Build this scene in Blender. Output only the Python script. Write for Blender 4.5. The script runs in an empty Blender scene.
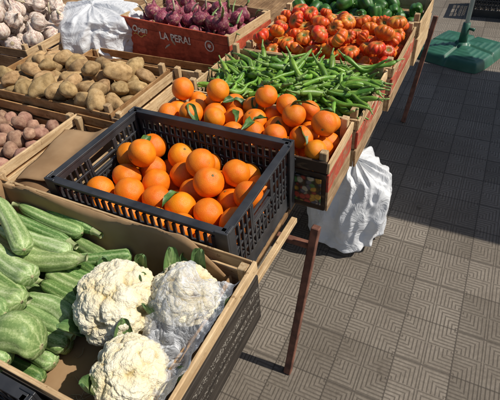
import bpy, bmesh, math, random
import numpy as np
from mathutils import Vector, Matrix, Quaternion, noise
random.seed(7)
scene=bpy.context.scene
COL=scene.collection
scene.view_settings.view_transform='Standard'
try: scene.view_settings.look='None'
except Exception: pass
scene.view_settings.exposure=0

# ---------------------------------------------------------------- materials
class NT:
    def __init__(s,name):
        s.m=bpy.data.materials.new(name); s.m.use_nodes=True
        s.t=s.m.node_tree; s.n=s.t.nodes; s.l=s.t.links
        s.b=s.n['Principled BSDF']; s.o=s.n['Material Output']
    def add(s,ty,**kw):
        n=s.n.new(ty)
        for k,v in kw.items(): setattr(n,k,v)
        return n
    def link(s,a,b): s.l.new(a,b)
    def math(s,op,a,b=None,c=None):
        n=s.n.new('ShaderNodeMath'); n.operation=op
        for i,v in enumerate((a,b,c)):
            if v is None: continue
            if isinstance(v,(int,float)): n.inputs[i].default_value=v
            else: s.link(v,n.inputs[i])
        return n.outputs[0]
    def coords(s,scale=(1,1,1),kind='Object',offset_random=True):
        tc=s.add('ShaderNodeTexCoord'); mp=s.add('ShaderNodeMapping')
        s.link(tc.outputs[kind],mp.inputs['Vector']); mp.inputs['Scale'].default_value=scale
        if offset_random:
            oi=s.add('ShaderNodeObjectInfo'); mu=s.math('MULTIPLY',oi.outputs['Random'],37.0)
            cb=s.add('ShaderNodeCombineXYZ'); s.link(mu,cb.inputs[0]); s.link(mu,cb.inputs[1]); s.link(mu,cb.inputs[2])
            s.link(cb.outputs[0],mp.inputs['Location'])
        return mp.outputs[0]
    def noise(s,vec,scale,detail=4,rough=.55,dist=0):
        n=s.add('ShaderNodeTexNoise'); s.link(vec,n.inputs['Vector'])
        n.inputs['Scale'].default_value=scale; n.inputs['Detail'].default_value=detail
        n.inputs['Roughness'].default_value=rough; n.inputs['Distortion'].default_value=dist
        return n.outputs['Fac']
    def ramp(s,fac,stops):
        r=s.add('ShaderNodeValToRGB'); s.link(fac,r.inputs[0])
        e=r.color_ramp.elements
        while len(e)<len(stops): e.new(.5)
        for el,(p,c) in zip(e,stops):
            el.position=p; el.color=(*c,1) if len(c)==3 else c
        return r.outputs[0]
    def mix(s,fac,a,b,bt='MIX'):
        n=s.add('ShaderNodeMix',data_type='RGBA',blend_type=bt)
        if isinstance(fac,(int,float)): n.inputs[0].default_value=fac
        else: s.link(fac,n.inputs[0])
        for i,v in ((6,a),(7,b)):
            if isinstance(v,tuple): n.inputs[i].default_value=(*v,1)
            else: s.link(v,n.inputs[i])
        return n.outputs[2]
    def bump(s,h,strength=.3,dist=.002):
        b=s.add('ShaderNodeBump'); s.link(h,b.inputs['Height'])
        b.inputs['Strength'].default_value=strength; b.inputs['Distance'].default_value=dist
        s.link(b.outputs[0],s.b.inputs['Normal'])
    def rnd_value(s,col,lo,hi,hue=0):
        oi=s.add('ShaderNodeObjectInfo'); mr=s.add('ShaderNodeMapRange')
        s.link(oi.outputs['Random'],mr.inputs[0]); mr.inputs[3].default_value=lo; mr.inputs[4].default_value=hi
        h=s.add('ShaderNodeHueSaturation'); s.link(col,h.inputs['Color']); s.link(mr.outputs[0],h.inputs['Value'])
        if hue:
            f=s.math('FRACT',s.math('MULTIPLY',oi.outputs['Random'],17.3))
            m2=s.add('ShaderNodeMapRange'); s.link(f,m2.inputs[0]); m2.inputs[3].default_value=.5-hue; m2.inputs[4].default_value=.5+hue
            s.link(m2.outputs[0],h.inputs['Hue'])
        return h.outputs[0]
    def fin(s,col=None,rough=.5,spec=None,sss=0,coat=0):
        if col is not None:
            if isinstance(col,tuple): s.b.inputs['Base Color'].default_value=(*col,1)
            else: s.link(col,s.b.inputs['Base Color'])
        if isinstance(rough,(int,float)): s.b.inputs['Roughness'].default_value=rough
        else: s.link(rough,s.b.inputs['Roughness'])
        if spec is not None: s.b.inputs['Specular IOR Level'].default_value=spec
        if sss:
            s.b.inputs['Subsurface Weight'].default_value=sss; s.b.inputs['Subsurface Scale'].default_value=.01
        if coat: s.b.inputs['Coat Weight'].default_value=coat
        return s.m

def simple(name,c1,c2,scale=20,rough=.5,bs=200,bst=.2,bd=.001,vlo=.85,vhi=1.1,detail=4,coat=0,sss=0,p=(.35,.65),spec=None,hue=0):
    t=NT(name); v=t.coords()
    c=t.ramp(t.noise(v,scale,detail),[(p[0],c1),(p[1],c2)])
    c=t.rnd_value(c,vlo,vhi,hue)
    t.bump(t.noise(v,bs,3),bst,bd)
    return t.fin(c,rough,coat=coat,sss=sss,spec=spec)

def wood(name,stretch,c1,c2,c3,dirt=.35):
    t=NT(name); v=t.coords(stretch)
    g=t.noise(v,1.0,6,.65,.6)
    c=t.ramp(g,[(.3,c1),(.5,c2),(.72,c3)])
    v2=t.coords((1,1,1))
    d=t.ramp(t.noise(v2,9,5,.7),[(.42,(.30,.22,.14)),(.6,(1,1,1))])
    c=t.mix(dirt,c,d,'MULTIPLY')
    sp=t.ramp(t.noise(v2,55,3,.6),[(.30,(.25,.17,.1)),(.36,(1,1,1))])
    c=t.mix(.7,c,sp,'MULTIPLY')
    c=t.rnd_value(c,.8,1.12)
    t.bump(g,.4,.002)
    return t.fin(c,.78,spec=.2)
LW=((.36,.22,.11),(.57,.40,.22),(.70,.54,.34))
WX=wood('pale_wood_a',(6,120,90),*LW)
WY=wood('pale_wood_b',(120,6,90),*LW)
WZ=wood('pale_wood_c',(110,110,8),*LW)
OW=((.16,.09,.045),(.30,.18,.09),(.42,.27,.14))
OX=wood('old_wood_a',(6,120,90),*OW,dirt=.5)
OY=wood('old_wood_b',(120,6,90),*OW,dirt=.5)
PW=((.30,.15,.06),(.46,.26,.11),(.58,.36,.18))
PX=wood('tan_wood_a',(6,120,90),*PW,dirt=.5)
PY=wood('tan_wood_b',(120,6,90),*PW,dirt=.5)

def printed(name,base,ink,dens=.52,sc=(30,30,30),dirt=.5,soft=.05):
    t=NT(name); v=t.coords(sc,offset_random=False)
    n=t.noise(v,1.0,5,.6,1.5)
    c=t.ramp(n,[(dens,base),(dens+soft,ink)])
    v2=t.coords((1,1,1))
    d=t.ramp(t.noise(v2,14,5,.7),[(.35,(.4,.35,.3)),(.6,(1,1,1))])
    c=t.mix(dirt,c,d,'MULTIPLY')
    t.bump(n,.1,.001)
    return t.fin(c,.7,spec=.25)
def red_side():
    # worn board: red printed band on bare old wood
    t=NT('red_printed_board')
    g=t.add('ShaderNodeTexCoord'); s=t.add('ShaderNodeSeparateXYZ'); t.link(g.outputs['Object'],s.inputs[0])
    v=t.coords((90,6,70)); gr=t.noise(v,1,6,.65,.6)
    w=t.ramp(gr,[(.3,(.20,.12,.06)),(.5,(.38,.25,.14)),(.72,(.52,.38,.24))])
    v2=t.coords((3,6,16)); n=t.noise(v2,1,5,.65,1.2)
    edge=t.math('ADD',s.outputs[2],t.math('MULTIPLY',t.math('SUBTRACT',n,.5),.02))
    band=t.math('GREATER_THAN',edge,.082)
    wear=t.ramp(t.noise(t.coords((1,1,1)),24,6,.75),[(.36,(.12,.12,.12)),(.50,(.92,.92,.92))])
    f=t.math('MULTIPLY',band,wear)
    red=t.ramp(n,[(.42,(.36,.045,.030)),(.56,(.46,.075,.040)),(.63,(.50,.33,.22))])
    c=t.mix(f,w,red)
    d=t.ramp(t.noise(t.coords((1,1,1)),12,5,.7),[(.35,(.4,.35,.3)),(.6,(1,1,1))])
    c=t.mix(.6,c,d,'MULTIPLY')
    t.bump(gr,.3,.0015)
    return t.fin(c,.75,spec=.2)
M_redprint=red_side()
M_redbox=printed('orange_red_printed_wood',(.54,.10,.048),(.40,.07,.035),.53,(8,8,30),.8,.08)
M_brownprint=printed('brown_printed_board',(.055,.035,.022),(.13,.085,.05),.55,(9,30,30))
def dark_board():
    t=NT('dark_printed_board')
    g=t.add('ShaderNodeTexCoord'); s=t.add('ShaderNodeSeparateXYZ'); t.link(g.outputs['Object'],s.inputs[0])
    v=t.coords((20,130,90),offset_random=False)
    n=t.noise(v,1.0,2,.5,1.8)
    gl=t.math('GREATER_THAN',n,.56)
    z=s.outputs[2]
    r1=t.math('LESS_THAN',t.math('ABSOLUTE',t.math('SUBTRACT',z,.128)),.012)
    r2=t.math('LESS_THAN',t.math('ABSOLUTE',t.math('SUBTRACT',z,.086)),.007)
    r3=t.math('LESS_THAN',t.math('ABSOLUTE',t.math('SUBTRACT',z,.060)),.006)
    rows=t.math('MAXIMUM',r1,t.math('MAXIMUM',r2,r3))
    worn=t.noise(g.outputs['Object'],13,4,.6)
    f=t.math('MULTIPLY',t.math('MULTIPLY',gl,rows),t.math('MULTIPLY',worn,1.1))
    v3=t.coords((4,7,70)); gr=t.ramp(t.noise(v3,1,5,.6),[(.35,(.020,.016,.013)),(.65,(.06,.048,.038))])
    c=t.mix(f,gr,(.42,.38,.32))
    t.bump(t.noise(v3,1,5),.2,.001)
    return t.fin(c,.7,spec=.25)
M_darkprint=dark_board()

def label_mat():
    t=NT('printed_fruit_label'); v=t.coords((1,1,1),offset_random=False)
    vo=t.add('ShaderNodeTexVoronoi'); t.link(v,vo.inputs['Vector']); vo.inputs['Scale'].default_value=52
    sp=t.add('ShaderNodeSeparateColor'); t.link(vo.outputs['Color'],sp.inputs[0])
    c=t.ramp(sp.outputs[0],[(0,(.45,.40,.28)),(.2,(.07,.18,.05)),(.42,(.55,.30,.04)),(.60,(.40,.05,.03)),(.8,(.10,.10,.12))])
    c.node.color_ramp.interpolation='CONSTANT'
    ring=t.ramp(vo.outputs['Distance'],[(.45,(1,1,1)),(.7,(.10,.08,.07))])
    c=t.mix(1.0,c,ring,'MULTIPLY')
    c=t.mix(.7,c,t.ramp(t.noise(v,60,4,.7),[(.35,(.4,.35,.3)),(.6,(1,1,1))]),'MULTIPLY')
    return t.fin(c,.5)
M_label=label_mat()

# fruit meshes are unit-radius objects scaled to size: texture scales below are per radius
def orange_mat():
    t=NT('orange_peel'); v=t.coords()
    c=t.ramp(t.noise(v,1.5,4),[(.3,(.78,.165,.003)),(.7,(.88,.265,.008))])
    bl=t.ramp(t.noise(v,4.5,5,.7),[(.27,(.5,.36,.22)),(.32,(1,1,1))])
    c=t.mix(.6,c,bl,'MULTIPLY')
    c=t.rnd_value(c,.86,1.05,.008)
    vo=t.add('ShaderNodeTexVoronoi'); t.link(v,vo.inputs['Vector']); vo.inputs['Scale'].default_value=34
    t.bump(vo.outputs['Distance'],.35,.0018)
    return t.fin(c,.40,sss=.03,spec=.42)
M_orange=orange_mat()
M_calyx=simple('fruit_calyx',(.10,.13,.03),(.2,.16,.06),8,.7)
M_leaf=simple('citrus_leaf',(.030,.085,.014),(.085,.17,.03),3,.45,14,.3,.002)
def pot_mat(name,a,b,c3,vlo,vhi,hue):
    t=NT(name); v=t.coords()
    c=t.ramp(t.noise(v,1.7,5,.6),[(.3,a),(.5,b),(.7,c3)])
    ey=t.ramp(t.noise(v,7,3,.6),[(.27,(.35,.25,.17)),(.34,(1,1,1))])
    c=t.mix(.75,c,ey,'MULTIPLY')
    c=t.rnd_value(c,vlo,vhi,hue)
    t.bump(t.noise(v,9,5,.65),.4,.004)
    return t.fin(c,.85,spec=.15)
M_potato=pot_mat('potato_skin',(.22,.135,.062),(.38,.245,.115),(.49,.335,.175),.78,1.15,.008)
M_pinkpot=pot_mat('pink_potato_skin',(.24,.12,.085),(.38,.215,.15),(.50,.32,.22),.75,1.12,.012)
def tomato_mat():
    t=NT('ribbed_tomato_skin'); v=t.coords()
    c=t.ramp(t.noise(v,1.5,4),[(.28,(.54,.040,.009)),(.48,(.68,.095,.012)),(.64,(.74,.20,.024)),(.80,(.50,.34,.05))])
    g=t.add('ShaderNodeTexCoord'); s=t.add('ShaderNodeSeparateXYZ'); t.link(g.outputs['Object'],s.inputs[0])
    r=t.math('SQRT',t.math('ADD',t.math('POWER',s.outputs[0],2),t.math('POWER',s.outputs[1],2)))
    k=t.math('MULTIPLY',t.math('GREATER_THAN',s.outputs[2],0.0),t.math('MAXIMUM',t.math('SUBTRACT',.75,r),0))
    c=t.mix(t.math('MINIMUM',t.math('MULTIPLY',k,1.3),.85),c,(.17,.20,.035))
    c=t.rnd_value(c,.82,1.08,.014)
    t.bump(t.noise(v,9,3),.12,.002)
    return t.fin(c,.42,sss=.03,spec=.38)
M_tomato=tomato_mat()
M_scar=simple('tomato_scar',(.05,.11,.02),(.12,.18,.05),12,.8)
M_pepper=simple('green_pepper_skin',(.065,.175,.014),(.20,.35,.045),4,.42,30,.3,.002,.7,1.25,hue=.014)
M_bell=simple('green_bell_pepper_skin',(.02,.085,.010),(.05,.15,.018),2,.4)
M_pepperstem=simple('green_pepper_stem',(.14,.24,.05),(.24,.36,.10),10,.55)
def garlic_mat():
    t=NT('garlic_skin'); v=t.coords((1,1,.12))
    c=t.ramp(t.noise(v,9,5),[(.35,(.42,.27,.25)),(.50,(.64,.53,.44)),(.68,(.76,.71,.61))])
    v2=t.coords(); d=t.ramp(t.noise(v2,2.5,4,.7),[(.36,(.55,.40,.30)),(.53,(1,1,1))]); c=t.mix(.65,c,d,'MULTIPLY')
    c=t.rnd_value(c,.85,1.08); t.bump(t.noise(v,16,4),.4,.003)
    return t.fin(c,.65,spec=.3)
M_garlic=garlic_mat()
def onion_mat():
    t=NT('red_onion_skin'); v=t.coords((1,1,.15))
    c=t.ramp(t.noise(v,8,5),[(.30,(.10,.012,.03)),(.52,(.23,.035,.07)),(.68,(.38,.16,.15))])
    v2=t.coords(); d=t.ramp(t.noise(v2,1.8,5,.7),[(.55,(0,0,0)),(.62,(1,1,1))])
    c=t.mix(d,c,(.42,.27,.17))
    c=t.rnd_value(c,.75,1.2); t.bump(t.noise(v,14,4),.4,.003)
    return t.fin(c,.5,spec=.35)
M_onion=onion_mat()
def zuc_mat(name,a,b,pale):
    t=NT(name)
    at=t.add('ShaderNodeAttribute'); at.attribute_name='rib'
    v2=t.coords((2.2,1,1))
    fl=t.noise(v2,15,4,.75)
    v3=t.coords((.25,1,1))
    st=t.noise(v3,6,4,.65)
    f=t.math('ADD',t.math('MULTIPLY',fl,.55),t.math('MULTIPLY',st,.45))
    f=t.math('ADD',f,t.math('MULTIPLY',t.math('SUBTRACT',at.outputs['Fac'],.5),.16))
    oi=t.add('ShaderNodeObjectInfo')
    f=t.math('ADD',f,t.math('MULTIPLY',t.math('SUBTRACT',t.math('FRACT',t.math('MULTIPLY',oi.outputs['Random'],7.7)),.5),.15))
    c=t.ramp(f,[(.35,a),(.49,b),(.62,pale)])
    c=t.rnd_value(c,.86,1.12,.012); t.bump(fl,.25,.002)
    return t.fin(c,.50,spec=.33)
M_zp=zuc_mat('pale_zucchini_skin',(.14,.235,.070),(.29,.39,.15),(.49,.56,.31))
M_zd=zuc_mat('green_zucchini_skin',(.055,.130,.030),(.14,.245,.065),(.35,.45,.20))
M_zs=simple('zucchini_stem',(.22,.29,.10),(.42,.44,.24),6,.6)
M_zscar=simple('zucchini_blossom_scar',(.28,.24,.11),(.40,.38,.2),6,.8)
def curd_mat():
    t=NT('cauliflower_curd'); v=t.coords()
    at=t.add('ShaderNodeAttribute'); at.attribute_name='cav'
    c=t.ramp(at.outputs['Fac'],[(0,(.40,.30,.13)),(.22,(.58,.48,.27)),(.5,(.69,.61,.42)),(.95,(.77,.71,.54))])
    d=t.ramp(t.noise(v,.9,3),[(.3,(.92,.84,.64)),(.55,(1,1,1))])
    c=t.mix(.8,c,d,'MULTIPLY')
    vo=t.add('ShaderNodeTexVoronoi',feature='SMOOTH_F1'); t.link(v,vo.inputs['Vector']); vo.inputs['Scale'].default_value=30
    t.bump(t.math('MULTIPLY',vo.outputs['Distance'],-1.0),.5,.004)
    return t.fin(c,.85,sss=.08,spec=.15)
M_curd=curd_mat()
def cleaf_mat():
    t=NT('cauliflower_leaf')
    at=t.add('ShaderNodeAttribute'); at.attribute_name='lateral'
    v=t.coords()
    n=t.noise(v,5,5,.6)
    c=t.ramp(t.math('ADD',t.math('MULTIPLY',n,.6),t.math('MULTIPLY',at.outputs['Fac'],.4)),[(.22,(.28,.37,.16)),(.42,(.13,.22,.07)),(.7,(.065,.14,.045))])
    at2=t.add('ShaderNodeAttribute'); at2.attribute_name='along'
    ph=t.math('SUBTRACT',t.math('MULTIPLY',at2.outputs['Fac'],7.0),t.math('MULTIPLY',at.outputs['Fac'],2.2))
    ph=t.math('ADD',ph,t.math('MULTIPLY',n,.8))
    ve=t.math('ABSOLUTE',t.math('SUBTRACT',t.math('FRACT',ph),.5))
    vf=t.math('MAXIMUM',t.math('SUBTRACT',1,t.math('MULTIPLY',ve,18)),0)
    c=t.mix(t.math('MULTIPLY',vf,.35),c,(.30,.38,.18))
    t.bump(t.math('ADD',ve,t.math('MULTIPLY',n,.6)),.5,.004)
    return t.fin(c,.48,spec=.4)
M_cleaf=cleaf_mat()
M_crib=simple('cauliflower_leaf_rib',(.30,.38,.17),(.46,.51,.28),6,.5)
M_card=simple('brown_cardboard',(.25,.15,.075),(.37,.24,.13),6,.88,60,.2,.001,.95,1.05,7,spec=.15)
M_card2=simple('dark_brown_cardboard',(.15,.085,.042),(.25,.15,.08),7,.9,60,.3,.0015,.95,1.05,7,spec=.12)
M_black=simple('black_crate_plastic',(.016,.017,.020),(.045,.045,.048),12,.48,150,.2,.001,detail=7)
M_rust=simple('rusty_red_steel',(.09,.035,.022),(.22,.09,.055),25,.75,120,.5,.001,.9,1.1,7)
M_green=simple('dark_green_plastic',(.012,.075,.045),(.03,.12,.075),9,.45,80,.2,.001,detail=6)
M_canvas=simple('cream_canvas',(.62,.57,.46),(.7,.65,.54),5,.85,300,.2,.001)
M_pole=simple('white_painted_metal',(.6,.6,.58),(.72,.72,.70),10,.4)
def sack_mat(name,c1,c2):
    t=NT(name); v=t.coords()
    c=t.ramp(t.noise(v,6,5),[(.35,c1),(.65,c2)])
    n=t.noise(v,9,4,.55,1.8)
    rid=t.math('ABSOLUTE',t.math('SUBTRACT',n,.5))
    t.bump(rid,.5,.035)
    t.fin(c,.34,spec=.45)
    tl=t.add('ShaderNodeBsdfTranslucent'); tl.inputs[0].default_value=(.85,.86,.88,1)
    mx=t.add('ShaderNodeMixShader'); mx.inputs[0].default_value=.22
    t.link(t.b.outputs[0],mx.inputs[1]); t.link(tl.outputs[0],mx.inputs[2]); t.link(mx.outputs[0],t.o.inputs['Surface'])
    return t.m
M_sack=sack_mat('white_sack_plastic',(.66,.67,.70),(.79,.80,.81))
M_bagw=sack_mat('white_bag_plastic',(.70,.71,.74),(.81,.82,.83))
M_text=simple('dark_red_ink',(.32,.03,.02),(.40,.05,.03),20,.6)
M_textw=simple('faded_white_ink',(.60,.50,.40),(.78,.72,.63),60,.7,p=(.42,.55))
M_root=simple('dry_root_fibre',(.3,.22,.12),(.45,.36,.22),10,.9)
M_stalk=simple('dry_onion_stalk',(.42,.34,.2),(.62,.54,.38),5,.8)
M_gstalk=simple('green_onion_stalk',(.10,.20,.05),(.25,.36,.12),5,.5)
def film_mat():
    t=NT('clear_plastic_film')
    tr=t.add('ShaderNodeBsdfTransparent'); gl=t.add('ShaderNodeBsdfPrincipled')
    gl.inputs['Base Color'].default_value=(.82,.84,.87,1); gl.inputs['Roughness'].default_value=.16
    lw=t.add('ShaderNodeLayerWeight'); lw.inputs[0].default_value=.4
    v=t.coords(); n=t.noise(v,16,5,.6,2.0)
    rid=t.math('ABSOLUTE',t.math('SUBTRACT',n,.5))
    cre=t.math('MAXIMUM',t.math('SUBTRACT',.04,rid),0)
    f=t.math('ADD',t.math('MULTIPLY',lw.outputs['Facing'],.5),t.math('MULTIPLY',cre,9.0))
    f=t.math('MINIMUM',t.math('ADD',f,.23),.9)
    bu=t.add('ShaderNodeBump'); t.link(rid,bu.inputs['Height']); bu.inputs['Strength'].default_value=.9; bu.inputs['Distance'].default_value=.03
    t.link(bu.outputs[0],gl.inputs['Normal'])
    mx=t.add('ShaderNodeMixShader'); t.link(f,mx.inputs[0]); t.link(tr.outputs[0],mx.inputs[1]); t.link(gl.outputs[0],mx.inputs[2])
    t.link(mx.outputs[0],t.o.inputs['Surface'])
    return t.m
M_film=film_mat()

def paving_mat():
    t=NT('grooved_cement_tiles'); T=.105
    g=t.add('ShaderNodeTexCoord'); s=t.add('ShaderNodeSeparateXYZ'); t.link(g.outputs['Object'],s.inputs[0])
    x=t.math('DIVIDE',s.outputs[0],T); y=t.math('DIVIDE',s.outputs[1],T)
    fx=t.math('FRACT',x); fy=t.math('FRACT',y)
    cx=t.math('FLOOR',x); cy=t.math('FLOOR',y)
    px=t.math('PINGPONG',x,1.0)
    rowshift=t.math('FLOOR',t.math('DIVIDE',cx,2))
    par=t.math('FLOORED_MODULO',t.math('ADD',t.math('FLOOR',t.math('DIVIDE',cy,2)),rowshift),2.0)
    py=t.math('ABSOLUTE',t.math('SUBTRACT',par,fy))
    M=t.math('MAXIMUM',px,py)
    w=t.math('SINE',t.math('ADD',t.math('MULTIPLY',M,2*math.pi*7),.6))
    groove=t.math('MAXIMUM',t.math('MULTIPLY',t.math('SUBTRACT',w,-.75),1.5),0)
    groove=t.math('MINIMUM',groove,1)
    fx2=t.math('FRACT',t.math('DIVIDE',x,2)); fy2=t.math('FRACT',t.math('DIVIDE',y,2))
    ex2=t.math('MINIMUM',fx2,t.math('SUBTRACT',1,fx2)); ey2=t.math('MINIMUM',fy2,t.math('SUBTRACT',1,fy2))
    joint=t.math('MINIMUM',t.math('MULTIPLY',t.math('MINIMUM',ex2,ey2),48),1)
    cb=t.add('ShaderNodeCombineXYZ'); t.link(t.math('FLOOR',t.math('DIVIDE',x,2)),cb.inputs[0]); t.link(t.math('FLOOR',t.math('DIVIDE',y,2)),cb.inputs[1])
    wn=t.add('ShaderNodeTexWhiteNoise'); t.link(cb.outputs[0],wn.inputs['Vector'])
    tilec=t.ramp(wn.outputs['Value'],[(0,(.195,.167,.135)),(.5,(.232,.200,.163)),(1,(.272,.235,.193))])
    n1=t.noise(g.outputs['Object'],2.2,7,.65); n2=t.noise(g.outputs['Object'],70,5,.75)
    c=t.mix(.8,tilec,t.ramp(n1,[(.3,(.55,.52,.49)),(.6,(1,1,1))]),'MULTIPLY')
    c=t.mix(.65,c,t.ramp(n2,[(.3,(.5,.5,.5)),(.62,(1.0,1.0,1.0))]),'MULTIPLY')
    n3=t.noise(g.outputs['Object'],9,3,.5); c=t.mix(.8,c,t.ramp(n3,[(.24,(.45,.43,.41)),(.31,(1,1,1))]),'MULTIPLY')
    wear=t.ramp(n1,[(.4,(.45,.45,.45)),(.7,(.72,.72,.72))])
    c=t.mix(t.math('MULTIPLY',t.math('SUBTRACT',1,groove),wear),c,(.062,.050,.039))
    c=t.mix(t.math('MULTIPLY',t.math('SUBTRACT',1,joint),.8),c,(.040,.033,.027))
    h=t.math('MULTIPLY',groove,joint)
    hh=t.math('ADD',h,t.math('MULTIPLY',n2,.4))
    t.bump(hh,.5,.003)
    return t.fin(c,.85,spec=.25)
M_ground=paving_mat()

# ---------------------------------------------------------------- object helpers
def mkobj(name,mesh,mat=None,parent=None,loc=(0,0,0),label=None,cat=None,group=None,smooth=True):
    o=bpy.data.objects.new(name,mesh); COL.objects.link(o)
    if mesh is not None and mat is not None and not mesh.materials:
        for m in (mat if isinstance(mat,(list,tuple)) else [mat]): mesh.materials.append(m)
    if parent: o.parent=parent
    o.location=loc
    if label: o['label']=label
    if cat: o['category']=cat
    if group: o['group']=group
    return o
def empty(name,loc,label,cat,group=None,rz=0):
    o=bpy.data.objects.new(name,None); COL.objects.link(o); o.location=loc; o.rotation_euler=(0,0,rz)
    o.empty_display_size=.05
    o['label']=label; o['category']=cat
    if group: o['group']=group
    return o
def mesh_from(name,verts,faces,smooth=True):
    me=bpy.data.meshes.new(name); me.from_pydata([tuple(v) for v in verts],[],faces); me.update()
    if smooth: me.polygons.foreach_set('use_smooth',[True]*len(me.polygons))
    return me
class Boxes:
    def __init__(s): s.v=[];s.f=[]
    def box(s,x0,x1,y0,y1,z0,z1,j=0.0):
        i=len(s.v)
        for x in (x0,x1):
            for y in (y0,y1):
                for z in (z0,z1):
                    s.v.append((x+random.uniform(-j,j),y+random.uniform(-j,j),z+random.uniform(-j,j)))
        for f in ((0,1,3,2),(4,6,7,5),(0,4,5,1),(2,3,7,6),(0,2,6,4),(1,5,7,3)): s.f.append([i+k for k in f])
    def beam(s,a,b,w,h=None):
        h=h or w; a=Vector(a);b=Vector(b); d=(b-a).normalized()
        up=Vector((0,0,1)) if abs(d.z)<.9 else Vector((0,1,0))
        sx=d.cross(up).normalized(); sy=sx.cross(d)
        i=len(s.v)
        for p in (a,b):
            for (p1,p2) in ((-1,-1),(1,-1),(1,1),(-1,1)): s.v.append(tuple(p+sx*p1*w/2+sy*p2*h/2))
        for f in ((0,3,2,1),(4,5,6,7),(0,1,5,4),(1,2,6,5),(2,3,7,6),(3,0,4,7)): s.f.append([i+k for k in f])
    def mesh(s,name,bevel=.0012):
        me=mesh_from(name,s.v,s.f,False)
        bm=bmesh.new(); bm.from_mesh(me)
        bmesh.ops.recalc_face_normals(bm,faces=bm.faces)
        if bevel: bmesh.ops.bevel(bm,geom=bm.edges[:],offset=bevel,segments=1,affect='EDGES',clamp_overlap=True)
        bm.to_mesh(me); bm.free(); return me
def gsphere(name,nu,nv,fn):
    v=[];f=[]
    v.append(fn(0,0))
    for i in range(1,nv):
        for j in range(nu): v.append(fn(math.pi*i/nv,2*math.pi*j/nu))
    v.append(fn(math.pi,0)); L=len(v)-1
    for j in range(nu):
        k=(j+1)%nu
        f.append((0,1+j,1+k)); f.append((L,1+(nv-2)*nu+k,1+(nv-2)*nu+j))
        for i in range(nv-2):
            a=1+i*nu
            f.append((a+j,a+nu+j,a+nu+k,a+k))
    return mesh_from(name,v,f)
def tube(pts,rad,n=10,rib=0,ribn=8,cap=True,phase=0):
    P=[Vector(p) for p in pts]; v=[];f=[]
    up=Vector((0,0,1)); 
    if abs((P[-1]-P[0]).normalized().z)>.9: up=Vector((0,1,0))
    for i,p in enumerate(P):
        d=(P[min(i+1,len(P)-1)]-P[max(i-1,0)]).normalized()
        a=d.cross(up).normalized(); b=a.cross(d)
        for j in range(n):
            t=2*math.pi*j/n+phase; r=rad[i]*(1+rib*math.cos(ribn*t))
            v.append(p+a*math.cos(t)*r+b*math.sin(t)*r)
    for i in range(len(P)-1):
        for j in range(n):
            k=(j+1)%n; f.append((i*n+j,i*n+k,(i+1)*n+k,(i+1)*n+j))
    if cap:
        v.append(P[0]);v.append(P[-1]); c0=len(v)-2;c1=len(v)-1;o=(len(P)-1)*n
        for j in range(n):
            k=(j+1)%n; f.append((c0,k,j)); f.append((c1,o+j,o+k))
    return v,f
def merge(parts):
    V=[];F=[]
    for v,f in parts:
        o=len(V); V+=list(v); F+=[tuple(i+o for i in q) for q in f]
    return V,F
def text_mesh(s,size,mat,depth=.0006,shear=0,bold=.012):
    cu=bpy.data.curves.new('lettering','FONT'); cu.body=s; cu.size=size; cu.extrude=depth; cu.align_x='CENTER'; cu.align_y='CENTER'; cu.shear=shear
    cu.offset=size*bold
    o=bpy.data.objects.new('tmp',cu); COL.objects.link(o)
    me=bpy.data.meshes.new_from_object(o.evaluated_get(bpy.context.evaluated_depsgraph_get()))
    bpy.data.objects.remove(o); me.materials.clear(); me.materials.append(mat); me.name='lettering'
    return me

# ---------------------------------------------------------------- ground, table
me=mesh_from('pavement',[(-60,-60,0),(60,-60,0),(60,60,0),(-60,60,0)],[(0,1,2,3)],False)
g=mkobj('pavement',me,M_ground); g['kind']='structure'
TT=.660   # table top height
Z0=.663   # crates stand here
def table(x0,x1,y0,y1,lab,legs):
    e=empty('market_table',((x0+x1)/2,(y0+y1)/2,0),lab,'table','trestle tables of the market stall')
    cx,cy=(x0+x1)/2,(y0+y1)/2
    B=Boxes()
    x=x0
    while x<x1-.01:
        w=min(.145,x1-x); B.box(x-cx,x-cx+w-.006,y0-cy,y1-cy,TT-.023,TT,.001); x+=w
    for yy in (y0+.25,(y0+y1)/2,y1-.25): B.box(x0-cx+.02,x1-cx-.02,yy-cy-.03,yy-cy+.03,TT-.053,TT-.0235)
    mkobj('table_top',B.mesh('table_top'),OY,e)
    for (tx,ty,bx,by) in legs:
        B=Boxes(); B.beam((tx-cx,ty-cy,TT),(bx-cx,by-cy,.0),.028)
        mkobj('leg',B.mesh('leg',.003),M_rust,e)
    for i in range(0,len(legs)-1,2):
        a=legs[i]; c=legs[i+1]
        for z in (.57,):
            k=z/TT
            B=Boxes(); B.beam((a[2]+(a[0]-a[2])*k-cx-.012,a[3]+(a[1]-a[3])*k-cy+.02,z),(c[2]+(c[0]-c[2])*k-cx+.012,c[3]+(c[1]-c[3])*k-cy+.02,z),.022)
            mkobj('crossbar',B.mesh('crossbar',.002),M_rust,e)
    return e,cx,cy
tb,cx,cy=table(-2.0,-.430,-.5,3.05,'long plank table on rusty red steel trestle legs',
  [(-.325,.985,-.36,.81),(-1.9,.985,-1.95,.81),(-.275,2.93,-.335,2.78),(-1.9,2.93,-1.95,2.78),(-.38,-.1,-.38,-.2),(-1.9,-.1,-1.95,-.2)])
B=Boxes(); B.beam((-.408-cx,.64-cy,.672),(-.398-cx,.98-cy,.672),.020,.02); mkobj('wooden_strut',B.mesh('wooden_strut',.002),WY,tb)
table(-3.7,-2.03,-.2,3.05,'second plank table behind the first, steel trestle legs',
  [(-2.1,.3,-2.08,.2),(-3.6,.3,-3.65,.2),(-2.1,2.6,-2.08,2.7),(-3.6,2.6,-3.65,2.7)])

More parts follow.
